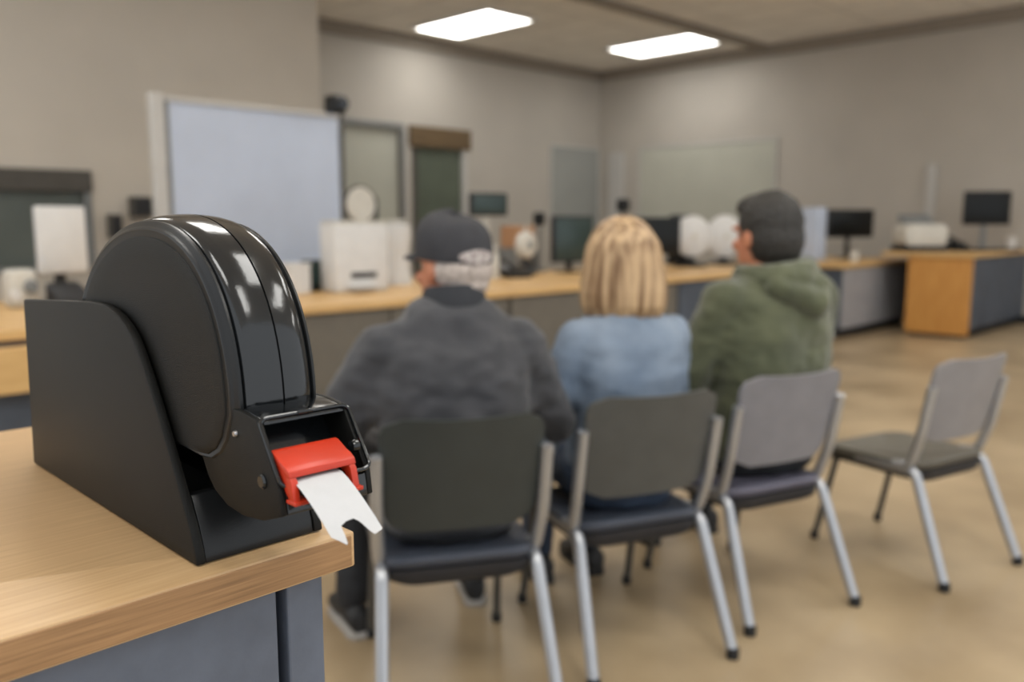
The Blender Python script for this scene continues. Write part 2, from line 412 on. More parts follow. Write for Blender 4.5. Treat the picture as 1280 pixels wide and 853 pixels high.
# ------------------------------------------------------------------ ticket dispenser (local = world - D0)
D0 = Vector((.33, .80, K))
td = thing('ticket_dispenser', 'black take-a-number ticket dispenser on near maple worktop', 'ticket dispenser', D0)
LX = lambda x: x-D0.x
def Q(p): return (p[0]-D0.y, p[1]-D0.z)
side = [(1.038, 1.001), (1.028, 1.186), (.90, 1.193), (.822, 1.197), (.797, 1.197), (.776, 1.194), (.758, 1.189), (.743, 1.182), (.730, 1.173), (.718, 1.160), (.706, 1.144), (.691, 1.122), (.675, 1.096), (.655, 1.062), (.637, 1.03), (.629, 1.012), (.627, 1.001)]
side = [Q(p) for p in side]
bm = B(); prism(bm, side, LX(.275), LX(.2835), 'x', .0022); obj('side_panel', bm, 'blk_tex', td)
bm = B(); prism(bm, side, LX(.3815), LX(.390), 'x', .0022); obj('side_panel', bm, 'blk_tex', td)
front = [(.629, 1.001), (.631, 1.012), (.638, 1.03), (.650, 1.052), (.66, 1.052), (.66, 1.012), (.66, 1.001)]
bm = B(); prism(bm, [Q(p) for p in front], LX(.2836), LX(.3814), 'x', .001); obj('front_plate', bm, 'blk_satin', td)
bm = B(); box(bm, LX(.2836), LX(.3814), .661-.8, 1.036-.8, .001, .010); obj('base_plate', bm, 'blk_satin', td, False)
bm = B(); box(bm, LX(.2836), LX(.3814), 1.018-.8, 1.030-.8, .010, .17, .001); obj('back_plate', bm, 'blk_satin', td, False)
# drum housing : arched profile swept across the width
def arch(n=44):
    """closed outline in y,z, from the lower front hook over the crown to the back"""
    cy, cz = .735, 1.128
    pts = []
    for i in range(n+1):
        a = PI*(1-i/n)                                             # pi = front
        ry = .163 if a > PI/2 else .170
        e = .94
        c, s = math.cos(a), math.sin(a)
        y = cy+ry*math.copysign(abs(c)**e, c); z = cz+.142*abs(s)**e
        pts.append((y-.018*abs(s)**2, z))
    out = [(.66, 1.088), (.628, 1.086), (.608, 1.088), (.592, 1.096), (.581, 1.108)]+pts+[(.90, 1.10), (.88, 1.088), (.77, 1.088)]
    return out
AR = arch(); CA = (.735, 1.13)
def ringAt(X, s, dz=0):
    return [(LX(X), CA[0]+(y-CA[0])*s-D0.y, CA[1]+(z-CA[1])*s+dz-D0.z) for y, z in AR]
rimL = [(.2857, .944), (.2853, .950), (.2856, .957), (.2866, .966), (.2878, .975), (.2886, .990), (.2900, 1.002), (.2918, 1.004), (.2930, .996), (.2936, .975)]
disc = [(.2849, .80), (.2848, .902), (.2853, .909), (.2862, .913), (.2864, .918), (.2858, .924), (.2858, .945), (.287, .955)]
bm = B(); loft(bm, [ringAt(*q) for q in disc]); sc = obj('side_cover', bm, 'blk_tex', td)
bm = B(); loft(bm, [ringAt(*q) for q in rimL]); obj('rim', bm, 'blk_satin', sc)
XM = .3215
mid = [(.2928, .96), (.2934, .988), (.2948, 1.006), (.2985, 1.022), (.305, 1.034), (.314, 1.041), (XM-.0008, 1.043), (XM-.0006, 1.034)]
bm = B(); loft(bm, [ringAt(*q) for q in mid]); obj('drum_shell', bm, 'blk_gloss', td)
mir = lambda L, c=XM: [(2*c-x, s) for x, s in L][::-1]
bm = B(); loft(bm, [ringAt(*q) for q in [(XM-.0007, 1.032), (XM+.0007, 1.032)]]); obj('seam', bm, 'seam', td)
bm = B(); loft(bm, [ringAt(*q) for q in mir(mid)]); obj('drum_shell', bm, 'blk_gloss', td)
bm = B(); loft(bm, [ringAt(*q) for q in mir(disc)]); sc = obj('side_cover', bm, 'blk_tex', td)
bm = B(); loft(bm, [ringAt(*q) for q in mir(rimL)]); obj('rim', bm, 'blk_satin', sc)
# nose with the ticket mouth
NX0, NX1 = .2865, .3625
nose = [(.600, 1.134), (.566, 1.134), (.543, 1.131), (.515, 1.086), (.512, 1.068), (.540, 1.058), (.569, 1.0545), (.594, 1.0565), (.613, 1.064), (.624, 1.073), (.632, 1.086), (.648, 1.117), (.66, 1.134)]
ns = [Q(p) for p in nose]
for a, b in ((NX0, NX0+.0045), (NX1-.0045, NX1)):
    bm = B(); prism(bm, ns, LX(a), LX(b), 'x', .0012)
    chk = obj('nose_cheek', bm, 'blk_tex', td)
    xo = a if a == NX0 else b; s = -1 if a == NX0 else 1
    for q, r_ in (((.537, 1.088), .0055), ((.574, 1.116), .0025)):
        bm = B(); lathe(bm, [(r_*.2, s*.0022), (r_*.75, s*.0022), (r_, s*.001), (r_, -s*.001)], 16, (LX(xo), *Q(q)), 'x')
        obj('screw', bm, 'steel' if r_ < .003 else 'blk_gloss', chk)
I0, I1 = NX0+.0046, NX1-.0046
bm = B()
prism(bm, [Q(p) for p in ((.600, 1.134), (.566, 1.134), (.543, 1.131), (.5405, 1.127), (.556, 1.123), (.600, 1.123))], LX(I0), LX(I1), 'x', .001)
obj('hood', bm, 'blk_gloss', td)
bm = B(); prism(bm, [Q(p) for p in ((.515, 1.084), (.512, 1.068), (.540, 1.058), (.569, 1.0545), (.594, 1.0565), (.613, 1.064), (.632, 1.086), (.61, 1.09), (.56, 1.078), (.519, 1.081))], LX(I0), LX(I1), 'x', .001)
obj('chin', bm, 'blk_gloss', td)
bm = B(); prism(bm, [Q(p) for p in ((.572, 1.124), (.546, 1.080), (.553, 1.080), (.579, 1.124))], LX(I0), LX(I1), 'x', .0005)
obj('mouth_back', bm, 'blk_gloss', td)
# rim around the mouth
def mouth(u, v, off=0):
    """u across 0..1, v down the slope 0..1"""
    y = .543+(.5135-.543)*v; z = 1.131+(1.0875-1.131)*v
    return Vector((LX(NX0+.001+(NX1-NX0-.002)*u), y-D0.y-.84*off, z-D0.z+.54*off))
loop = []
for x, y in rrect(0, 1, 0, 1.0, .10, 5): loop.append(mouth(x, y, .0008))
bm = B(); n = 8; rings = []
for i, p in enumerate(loop):
    d = (loop[(i+1) % len(loop)]-loop[i-1]).normalized(); u = Vector((0, -.84, .54)); w = d.cross(u)
    rings.append([p+u*math.cos(2*PI*k/n)*.0016+w*math.sin(2*PI*k/n)*.0016 for k in range(n)])
loft(bm, rings+[rings[0]], cap=False); bmesh.ops.remove_doubles(bm, verts=bm.verts, dist=1e-6)
obj('mouth_rim', bm, 'blk_gloss', td)
# hinge tab on the top of the rim
bm = B(); box(bm, LX(.318), LX(.330), .543-.8-.003, .543-.8+.004, .1305, .1335, .001); obj('latch', bm, 'blk_gloss', td)
# orange red tear bar : bracket with two legs
cb = [(.534, 1.1085), (.532, 1.1108), (.528, 1.1102), (.518, 1.1050), (.512, 1.1030), (.5075, 1.1000), (.5060, 1.0955), (.5105, 1.0950), (.517, 1.0995), (.531, 1.1065)]
bm = B(); prism(bm, [Q(p) for p in cb], LX(.2895), LX(.3440), 'x', .0009)
tb = obj('tear_bar', bm, 'red', td)
for x in (.2898, .3380):
    bm = B(); prism(bm, [Q(p) for p in ((.531, 1.1085), (.510, 1.0990), (.5045, 1.0930), (.5015, 1.0795), (.5045, 1.0775), (.512, 1.0835), (.522, 1.097))], LX(x), LX(x+.0055), 'x', .0008)
    obj('bracket_arm', bm, 'red', tb)
    bm = B(); box(bm, LX(x-.0005 if x < .3 else x-.0010), LX(x+.012 if x < .3 else x+.0075), .4995-.8, .5115-.8, .0772, .0802, .0008)
    obj('foot_tab', bm, 'red', tb)
# tear bar pin to the right
bm = B(); lathe(bm, [(.0015, -.002), (.004, -.002), (.0048, 0), (.0048, .003), (.0015, .003)], 18, (LX(.3520), .521-.8, .1045), 'x'); obj('roller', bm, 'blk_gloss', td)
# ticket : curling strip with a cut out end
bm = B()
path = [(.5450, 1.0835), (.5356, 1.0880), (.5262, 1.0910), (.5168, 1.0930), (.5074, 1.0925), (.4990, 1.0890), (.4910, 1.0846), (.4830, 1.0796), (.4750, 1.0742), (.4672, 1.0686), (.4596, 1.0626), (.4524, 1.0562)]
def pat(s):
    s = max(0, min(.9999, s))*(len(path)-1); i = int(s); f = s-i
    return Vector(path[i]).lerp(Vector(path[i+1]), f)
nx = 40; ns_ = 44
def endof(u):
    pts = [(0, .915), (.10, .955), (.20, 1.0), (.24, .985), (.27, .86), (.42, .835), (.58, .83), (.66, .87), (.74, .955), (.80, .985), (.98, .965), (1, .955)]
    for a, b in zip(pts, pts[1:]):
        if u <= b[0]: return a[1]+(b[1]-a[1])*(u-a[0])/(b[0]-a[0])
    return pts[-1][1]
g = []
for i in range(nx+1):
    u = i/nx; row = []
    for j in range(ns_+1):
        q = pat(j/ns_*endof(u)*.955); row.append(bm.verts.new((LX(.2935+.0385*u), q[0]-D0.y, q[1]-D0.z+.0006*math.sin(u*PI))))
    g.append(row)
for i in range(nx):
    for j in range(ns_): bm.faces.new((g[i][j], g[i+1][j], g[i+1][j+1], g[i][j+1]))
bmesh.ops.recalc_face_normals(bm, faces=bm.faces)
ex = bmesh.ops.extrude_face_region(bm, geom=bm.faces[:])
for v in ex['geom']:
    if isinstance(v, bmesh.types.BMVert): v.co += Vector((0, .00012, -.00022))
tk = obj('paper_ticket', bm, 'paper', None, angle=60, loc=D0)
tag(tk, 'white paper ticket curling out of the black dispenser mouth', 'ticket')

# ------------------------------------------------------------------ chairs
def curved_panel(w0, w1, z0, z1, y0, y1, th, curve, r, nx=18, nz=14, sag=0):
    """back panel, w0/w1 half widths at bottom/top, bowed backwards"""
    bm = B(); out = []
    for sgn in (0, 1):
        gr = []
        for j in range(nz+1):
            v = j/nz; z = z0+(z1-z0)*v; hw = w0+(w1-w0)*v
            dz = min(z-z0, z1-z)
            cut = 0 if dz >= r else r-math.sqrt(max(0, r*r-(r-dz)**2))
            hw -= cut; row = []
            for i in range(nx+1):
                u = -1+2*i/nx; x = hw*u
                y = y0+(y1-y0)*v-curve*(1-(x/w1)**2)+(th if sgn else 0)
                row.append(bm.verts.new((x, y, z+sag*(1-(x/w1)**2)*(v-.5))))
            gr.append(row)
        out.append(gr)
    for s, gr in enumerate(out):
        for j in range(nz):
            for i in range(nx): bm.faces.new((gr[j][i], gr[j][i+1], gr[j+1][i+1], gr[j+1][i]))
    a, b = out
    for j in range(nz):
        for k in (0, nx): bm.faces.new((a[j][k], a[j+1][k], b[j+1][k], b[j][k]))
    for i in range(nx):
        for k in (0, nz): bm.faces.new((a[k][i], a[k][i+1], b[k][i+1], b[k][i]))
    bmesh.ops.recalc_face_normals(bm, faces=bm.faces)
    return bm

SEAT = .40
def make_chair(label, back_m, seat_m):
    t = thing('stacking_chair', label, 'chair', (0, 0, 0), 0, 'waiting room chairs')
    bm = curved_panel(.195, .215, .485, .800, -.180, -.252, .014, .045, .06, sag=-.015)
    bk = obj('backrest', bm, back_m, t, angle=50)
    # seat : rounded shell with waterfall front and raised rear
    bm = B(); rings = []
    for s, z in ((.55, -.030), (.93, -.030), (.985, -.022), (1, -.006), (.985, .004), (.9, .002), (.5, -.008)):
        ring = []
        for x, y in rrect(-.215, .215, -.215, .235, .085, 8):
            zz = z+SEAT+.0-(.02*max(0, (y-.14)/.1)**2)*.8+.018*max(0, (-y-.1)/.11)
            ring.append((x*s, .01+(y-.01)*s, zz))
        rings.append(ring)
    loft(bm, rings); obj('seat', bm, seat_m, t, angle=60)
    bm = B(); rings = []
    for s, z in ((.6, -.055), (.90, -.052), (.965, -.042), (.975, -.031), (.9, -.0305), (.5, -.0305)):
        rings.append([(x*s, .01+(y-.01)*s, SEAT+z+(-.02*max(0, (y-.14)/.1)**2)*.8*(1 if s > .8 else .5)+(.018*max(0, (-y-.1)/.11) if z > -.032 else -.012*max(0, (-y-.1)/.11)*(1-(x/.22)**2))) for x, y in rrect(-.215, .215, -.215, .235, .085, 8)])
    loft(bm, rings); obj('seat_pan', bm, 'pan', t, angle=60)
    for s in (-1, 1):
        ft = (s*.228, -.335, .018)
        bm = B(); tube(bm, bend([ft, (s*.205, -.185, .385), (s*.196, .06, .385)], .03), .0178, 12, flat=1.0)
        l = obj('rear_leg', bm, 'tube', t)
        bm = B(); lathe(bm, [(.014, 0), (.019, .002), (.019, .03), (.016, .034)], 14, (ft[0]*1.003, -.337, 0)); obj('foot_cap', bm, 'rubber', l)
        bm = B(); tube(bm, bend([(s*.205, -.10, .395), (s*.208, -.165, .40), (s*.218, -.205, .52), (s*.219, -.238, .70)], .03), .0168, 12)
        obj('back_upright', bm, 'tube', t)
        fp = (s*.20, .235, .018)
        bm = B(); tube(bm, bend([fp, (s*.188, .155, .372), (s*.188, .02, .372)], .03), .0125, 12)
        l = obj('front_leg', bm, 'leg_shade', t)
        bm = B(); lathe(bm, [(.012, 0), (.016, .002), (.016, .028), (.013, .032)], 14, (fp[0], .236, 0)); obj('foot_cap', bm, 'rubber', l)
    bm = B(); tube(bm, [(-.20, -.06, .372), (.20, -.06, .372)], .011, 10); obj('cross_bar', bm, 'leg_shade', t)
    return t
BASE = YAW
def place(t, bx, by, yaw_left):
    a = BASE+R(yaw_left)
    f = Vector((math.cos(a), math.sin(a), 0))
    t.location = Vector((bx, by, 0))+f*.185; t.rotation_euler = (0, 0, a-PI/2)
    return t
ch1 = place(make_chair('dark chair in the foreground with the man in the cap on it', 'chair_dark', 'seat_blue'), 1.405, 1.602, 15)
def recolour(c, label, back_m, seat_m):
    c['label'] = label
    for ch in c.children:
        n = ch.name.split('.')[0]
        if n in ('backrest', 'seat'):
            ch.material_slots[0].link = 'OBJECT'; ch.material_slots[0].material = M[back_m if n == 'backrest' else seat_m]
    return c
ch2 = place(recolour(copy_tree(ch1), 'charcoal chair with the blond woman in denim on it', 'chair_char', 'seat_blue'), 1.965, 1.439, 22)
ch3 = place(recolour(copy_tree(ch1), 'grey chair with the man in the green hoodie on it', 'chair_grey', 'seat_lilac'), 2.543, 1.321, 27)
ch4 = place(recolour(copy_tree(ch1), 'empty grey chair standing alone at right', 'chair_pale', 'seat_taupe'), 3.296, 1.027, 31)

# ------------------------------------------------------------------ people
def wrinkle(amp, sc, seed):
    o = Vector((seed*3.1, seed*1.7, seed))
    def f(p):
        q = Vector((p.x*sc, p.y*sc, p.z*sc*1.5))+o
        return amp*(noise.noise(q)+.5*noise.noise(q*2.3))
    return f

def torso_rings(secs, n=28):
    out = []
    for z, cx, cy, rx, ry, tilt in secs:
        ring = []
        for k in range(n):
            a = 2*PI*k/n; c, s = math.cos(a), math.sin(a)
            e = .82
            x = rx*math.copysign(abs(c)**e, c); y = ry*math.copysign(abs(s)**e, s)
            ring.append((cx+x, cy+y, z+tilt*x))
        out.append(ring)
    return out

def hand_prims(bm, wrist, fwd, side, up=Vector((0, 0, 1))):
    """relaxed hand lying along fwd, thumb on `side`"""
    fwd = fwd.normalized(); side = (side-fwd*side.dot(fwd)).normalized(); dn = -up
    palm = wrist+fwd*.05
    for k in (-1, 0, 1):
        capsule(bm, wrist+side*k*.016, palm+side*k*.024+fwd*.03, .015, .013)
    for i, (o, L) in enumerate(((.031, .066), (.0105, .076), (-.0105, .071), (-.031, .056))):
        b = palm+fwd*.032+side*o
        m = b+fwd*L*.5+side*o*.12+up*.004; e = m+fwd*L*.4+dn*.017+side*o*.05; tip = e+fwd*L*.12+dn*.014
        capsule(bm, b, m, .0088, .0082); capsule(bm, m, e, .0082, .0074); capsule(bm, e, tip, .0074, .0066)
    tb = wrist+fwd*.022+side*.026; tm = tb+fwd*.034+side*.026; te = tm+fwd*.03+side*.006+dn*.006
    capsule(bm, tb, tm, .0125, .010); capsule(bm, tm, te, .010, .0082)

def shoe(bm, ankle, yaw, L=.27):
    c, s = math.cos(yaw), math.sin(yaw)
    def P(x, y, z): return (ankle[0]+x*c-y*s, ankle[1]+x*s+y*c, z)
    rings = []
    for y, w, h in ((-.075, .024, .055), (-.065, .034, .085), (-.02, .039, .10), (.03, .041, .095), (.08, .046, .07), (.13, .047, .055), (.17, .038, .045), (.188, .018, .035)):
        ring = []
        for k in range(14):
            a = 2*PI*k/14; ring.append(P(w*math.cos(a), y*L/.27, .016+max(0, h/2+h/2*math.sin(a))*.95))
        rings.append(ring)
    loft(bm, rings); return bm
def sole(bm, ankle, yaw):
    c, s = math.cos(yaw), math.sin(yaw)
    out = []
    for x, y in ((-.022, -.08), (.022, -.08), (.038, -.055), (.038, 0), (.046, .07), (.048, .13), (.034, .18), (0, .197), (-.034, .18), (-.048, .13), (-.046, .07), (-.038, 0), (-.038, -.055)):
        out.append((ankle[0]+x*c-y*s, ankle[1]+x*s+y*c))
    return prism(bm, out, .0, .022, 'z', .002)

def person(label, loc, rz, T, spec):
    S = spec; t = thing('person', label, 'person', loc, rz)
    hz = T-.125; hc = Vector((S['hx'], S['hy'], hz))               # head centre
    HR = Euler((S.get('nod', 0), S.get('roll', 0), S['hyaw']))
    hm = HR.to_matrix()
    k = S.get('hs', 1)
    def H(x, y, z): return hc+hm @ Vector((x*k, y*k, z*k))
    zS = T-S['sd']                                                  # shoulder height
    w = S['w']
    secs = [(.415, 0, -.02, w*.90, .125, 0), (.50, 0, -.03, w*.95, .135, 0), (.62, 0, -.035, w*.90, .130, 0), (.74, S['hx']*.25, -.035, w*.95, .130, 0),
            (zS-.14, S['hx']*.4, -.035, w*1.05, .128, 0), (zS-.05-S.get('drop', 0)*.6, S['hx']*.5, -.03, w*1.0, .112, 0), (zS+.005-S.get('drop', 0)*.4, S['hx']*.6, -.025, w*.76, .088, 0), (zS+.05, S['hx']*.7, -.015, w*.50, .070, 0), (zS+.075, S['hx']*.85, -.005, .062, .060, 0)]
    def inflate(d, zs=None):
        return [(z, cx, cy, rx+d, ry+d, tl) for z, cx, cy, rx, ry, tl in (zs or secs)]
    sh = [Vector((S['hx']*.5+s*(w*1.02), -.03, zS-.035-S.get('drop', 0))) for s in (-1, 1)]
    el = [Vector(e) for e in S['elbow']]; wr = [Vector(e) for e in S['wrist']]
    hip = [Vector((s*.095, -.01, .49)) for s in (-1, 1)]
    kn = [Vector(e) for e in S['knee']]; an = [Vector(e) for e in S['ankle']]
    nb = Vector((S['hx']*.85, -.015, zS+.05))
    # ---- body : one skin over everything
    bm = B()
    loft(bm, torso_rings(secs))
    capsule(bm, nb, H(0, -.02, -.07), .062*S.get('neck', 1), .056*S.get('neck', 1))
    ell(bm, H(0, -.012, .022), (.076*k, .097*k, .098*k), HR); ell(bm, H(0, .022, -.045), (.062*k, .070*k, .078*k), HR)
    ell(bm, H(0, .062, -.088), (.036*k, .032*k, .026*k), HR)                        # chin
    capsule(bm, H(0, .082, .012), H(0, .104, -.026), .010*k, .0135*k)               # nose
    for s in (-1, 1):
        ell(bm, H(s*.011, .096, -.030), (.008*k, .009*k, .007*k), HR)
        ell(bm, H(s*.031, .077, .026), (.026*k, .014*k, .0085*k), HR)              # brow
        ell(bm, H(s*.040, .066, -.025), (.022*k, .020*k, .019*k), HR)              # cheek
        ell(bm, H(s*.078, -.010, -.008), (.0085*k, .019*k, .031*k), Euler((HR.x, HR.y, HR.z)))   # ear
        ell(bm, H(s*.077, -.002, -.032), (.007*k, .010*k, .012*k), HR)
    ell(bm, H(0, .088, -.055), (.023*k, .010*k, .0055*k), HR); ell(bm, H(0, .086, -.0655), (.021*k, .010*k, .006*k), HR)
    for i in (0, 1):
        capsule(bm, sh[i], el[i], .050, .040); capsule(bm, el[i], wr[i], .040, .026)
        fw = (wr[i]-el[i]); fw.z *= .25
        hand_prims(bm, wr[i], fw, Vector((1 if i == 0 else -1, .2, 0)))
        capsule(bm, hip[i], kn[i], .078, .054); capsule(bm, kn[i], an[i], .052, .036)
        capsule(bm, an[i]-Vector((0, 0, .02)), an[i]+Vector((0, .085, -.045)), .030, .020)
    obj('body', remeshed(bm, .0048, 3), S['skin'], t, angle=180)
    for s in (-1, 1):
        bm = B(); ell(bm, H(s*.031, .0655, .006), (.0125*k,)*3, HR, 14, 10); e = obj('eye', bm, 'eye', t)
        bm = B(); ell(bm, H(s*.031, .0752, .006), (.0058*k, .0042*k, .0058*k), HR, 12, 8); obj('iris', bm, 'iris', e)
    # ---- trousers
    bm = B(); loft(bm, torso_rings(inflate(.010, secs[:3])))
    for i in (0, 1):
        capsule(bm, hip[i], kn[i], .094, .070); capsule(bm, kn[i], an[i]+Vector((0, 0, .03)), .068, .054)
    obj('trousers', remeshed(bm, .008, 4, wrinkle(.006, 14, 2)), S['trouser'], t, angle=180)
    for i in (0, 1):
        ya = S.get('toe', (0, 0))[i]
        bm = B(); shoe(bm, an[i], ya); so = obj('shoe', bm, 'shoe', t, angle=60)
        bm = B(); sole(bm, an[i], ya); obj('sole', bm, S.get('sole', 'shoe'), so)
    # ---- top
    bm = B(); g = S.get('puff', .018)
    loft(bm, torso_rings(inflate(g, [(S.get('hem', .43),)+secs[0][1:]]+secs[1:-1]+[(zS+.068, S['hx']*.8, -.012, .064, .060, 0)])))
    for i in (0, 1):
        ra = S.get('sleeve', .066)
        capsule(bm, sh[i], el[i], ra, ra*.88); capsule(bm, el[i], el[i].lerp(wr[i], .93), ra*.88, ra*.66)
        ell(bm, sh[i]+Vector((0, 0, -.012)), (ra*1.0, ra*1.05, ra*.98))
        capsule(bm, sh[i]+Vector((0, 0, -.01)), Vector((S['hx']*.6, -.02, zS-.04)), ra*.95, .11)
        capsule(bm, sh[i].lerp(el[i], .45), Vector((sh[i].x*.55, -.035, zS-.20)), ra*.85, .10)
    obj(S['top'], remeshed(bm, .0075, 14, wrinkle(S.get('wr', .008), 9, S['seed'])), S['topm'], t, angle=180)
    return t, H, HR, k, zS, nb

def seat_pose(ch, dx, dy):
    a = ch.rotation_euler.z
    return ch.location+Vector((math.cos(a)*dx-math.sin(a)*dy, math.sin(a)*dx+math.cos(a)*dy, 0)), a

# --- man in the cap
loc, a = seat_pose(ch1, .005, .03)
p1, H, HR, k, zS, nb = person('person in dark jacket and black cap seated on the nearest chair, back turned', loc, a, 1.268, dict(
    hx=.025, hy=.03, hyaw=R(29), nod=R(-2), hs=1.08, sd=.272, drop=.04, w=.185, neck=1.1, skin='skin', seed=3,
    elbow=((-.325, .02, .64), (.33, .06, .68)), wrist=((-.20, .24, .60), (.17, .27, .60)),
    knee=((-.21, .43, .50), (.17, .44, .50)), ankle=((-.25, .27, .085), (.16, .40, .085)), toe=(R(12), R(-5)),
    trouser='trouser', top='jacket', topm='jacket', puff=.026, sleeve=.082, hem=.44, wr=.013, sole='sole'))
bm = B()
for zz, r_ in ((0, 1.0), (.022, .96)):
    pass
rings = []
for z, r_ in ((-.03, .075), (-.03, .094), (.0, .092), (.032, .083), (.046, .076), (.042, .066), (.0, .068)):
    rings.append([nb+Vector((r_*math.cos(2*PI*q/24)*1.02, r_*math.sin(2*PI*q/24)*1.0, z-.10*0+.012*(-math.sin(2*PI*q/24)))) for q in range(24)])
loft(bm, rings+[rings[0]], cap=False); bmesh.ops.remove_doubles(bm, verts=bm.verts, dist=1e-5); obj('collar', bm, 'collar', p1, angle=60)
# grey hair below the cap, back and sides
bm = B(); ell(bm, H(0, -.042, -.004), (.0800*k, .080*k, .062*k), HR); ell(bm, H(0, -.060, -.040), (.060*k, .052*k, .040*k), HR)
obj('hair', remeshed(bm, .005, 3, wrinkle(.003, 70, 1)), 'grey_hair', p1, angle=180)
# cap : crown, brim, button, badge
def headring(rx, ry, z, n=40, yo=-.012): return [H(rx*math.cos(2*PI*q/n), yo+ry*math.sin(2*PI*q/n), z+.012*math.sin(2*PI*q/n)) for q in range(n)]
bm = B(); prof = [(.082, .100, .022), (.090, .109, .020), (.0915, .111, .030), (.0915, .111, .055), (.088, .106, .085), (.078, .093, .110), (.058, .068, .128), (.030, .034, .137), (.006, .006, .139)]
loft(bm, [headring(*q) for q in prof]); cp = obj('cap', bm, 'cap', p1, angle=60)
bm = B(); rows = []
for j in range(9):
    v = j/8; row = []
    for i in range(17):
        u = -1+2*i/16; an_ = PI/2-u*R(62)
        x = .086*math.cos(an_)*(1-.05*v); y0_ = -.012+.106*math.sin(an_)
        y = y0_+v*.075*math.sqrt(max(0, 1-u*u*.92))
        row.append(H(x, y, .030+.006-.014*v-.030*u*u*.35+.010))
    rows.append(row)
top_ = [[bm.verts.new(p) for p in r] for r in rows]; dn_ = hm_ = HR.to_matrix() @ Vector((0, 0, -.005))
bot_ = [[bm.verts.new(p+dn_) for p in r] for r in rows]
for gr in (top_, bot_):
    for j in range(8):
        for i in range(16): bm.faces.new((gr[j][i], gr[j][i+1], gr[j+1][i+1], gr[j+1][i]))
for j in range(8):
    for i in (0, 16): bm.faces.new((top_[j][i], top_[j+1][i], bot_[j+1][i], bot_[j][i]))
for i in range(16):
    for j in (0, 8): bm.faces.new((top_[j][i], top_[j][i+1], bot_[j][i+1], bot_[j][i]))
obj('brim', bm, 'cap', cp, angle=60)
bm = B(); ell(bm, H(0, -.012, .139), (.010, .010, .006), HR); obj('button', bm, 'cap', cp)
bm = B(); rows = []
for j in range(7):
    v = -1+2*j/6; row = []
    for i in range(13):
        u = -1+2*i/12
        uu = u*math.sqrt(max(0, 1-v*v*.96)); an_ = -PI/2-R(9)+uu*R(30)
        row.append(bm.verts.new(H(.0945*math.cos(an_), -.012+.1145*math.sin(an_), .036-.012+.0175*v+.002)))
    rows.append(row)
for j in range(6):
    for i in range(12): bm.faces.new((rows[j][i], rows[j][i+1], rows[j+1][i+1], rows[j+1][i]))
bmesh.ops.recalc_face_normals(bm, faces=bm.faces)
ex = bmesh.ops.extrude_face_region(bm, geom=bm.faces[:])
ctr = H(0, 0, .03)
for v in ex['geom']:
    if isinstance(v, bmesh.types.BMVert): v.co += (ctr-v.co).normalized()*.006
bd = obj('badge', bm, 'badge', cp); bd['label'] = 'pale oval badge on the back of the cap'

# --- woman
loc, a = seat_pose(ch2, .035, .03)
p2, H, HR, k, zS, nb = person('person with blond bob and blue denim jacket seated in the middle', loc, a, 1.275, dict(
    hx=.015, hy=.02, hyaw=R(-18), nod=R(-3), hs=1.0, sd=.318, w=.165, neck=.85, skin='skin_pale', seed=7,
    elbow=((-.272, -.03, .62), (.25, .08, .67)), wrist=((-.245, .17, .50), (.10, .27, .59)),
    knee=((-.09, .44, .49), (.10, .44, .49)), ankle=((-.10, .38, .085), (.10, .38, .085)),
    trouser='jeans', top='denim_jacket', topm='denim', puff=.020, sleeve=.060, hem=.47, wr=.007))
bm = B()
def hr(rx, ry, z, yo, n=28): return [H(rx*math.cos(2*PI*q/n), yo+ry*math.sin(2*PI*q/n), z) for q in range(n)]
ell(bm, H(0, -.022, .030), (.108, .112, .108), HR)
loft(bm, [hr(*q) for q in ((.085, .085, .09, -.03), (.112, .105, .05, -.035), (.122, .108, .0, -.04), (.130, .105, -.05, -.045), (.136, .100, -.10, -.05), (.132, .094, -.140, -.052), (.118, .082, -.166, -.052), (.102, .068, -.178, -.05))])
def strands(p):
    q = HR.to_matrix().inverted() @ (p-H(0, -.02, 0)); an_ = math.atan2(q.y, q.x)
    part = .012*math.exp(-(q.x/.008)**2) if q.y < 0 else 0
    fade = min(1, max(0, (.10-q.z)/.12))
    return fade*(.006*noise.noise(Vector((an_*7, q.z*3.0, 1.3)))+.0035*noise.noise(Vector((an_*22, q.z*5, 4))))-part*max(0, min(1, (q.z+.14)/.2))*.35
obj('hair', remeshed(bm, .005, 4, strands), 'blond', p2, angle=180)
bm = B(); rings = []
for z, r_ in ((-.03, .064), (-.03, .078), (.0, .078), (.018, .073), (.018, .060), (-.01, .060)):
    rings.append([nb+Vector((r_*math.cos(2*PI*q/24), r_*math.sin(2*PI*q/24), z)) for q in range(24)])
loft(bm, rings+[rings[0]], cap=False); bmesh.ops.remove_doubles(bm, verts=bm.verts, dist=1e-5); obj('collar', bm, 'denim', p2, angle=60)

# --- man in the hoodie
loc, a = seat_pose(ch3, .105, .03)
p3, H, HR, k, zS, nb = person('person in olive green hoodie with short dark hair seated at right', loc, a, 1.345, dict(
    hx=.035, hy=.03, hyaw=R(2), nod=R(-4), hs=1.17, sd=.305, w=.205, neck=1.05, skin='skin', seed=11,
    elbow=((-.29, .05, .68), (.315, .05, .68)), wrist=((-.17, .29, .60), (.16, .29, .60)),
    knee=((-.15, .46, .50), (.14, .46, .50)), ankle=((-.15, .44, .085), (.14, .44, .085)),
    trouser='trouser', top='hoodie', topm='olive', puff=.026, sleeve=.078, hem=.46, wr=.012))
bm = B(); ell(bm, H(0, -.026, .036), (.087*k, .100*k, .097*k), HR); ell(bm, H(0, -.046, -.010), (.0835*k, .080*k, .096*k), HR); ell(bm, H(0, .025, .085), (.066*k, .062*k, .040*k), HR)
obj('hair', remeshed(bm, .005, 3, wrinkle(.004, 60, 2)), 'dark_hair', p3, angle=180)
bm = B()
n = 26
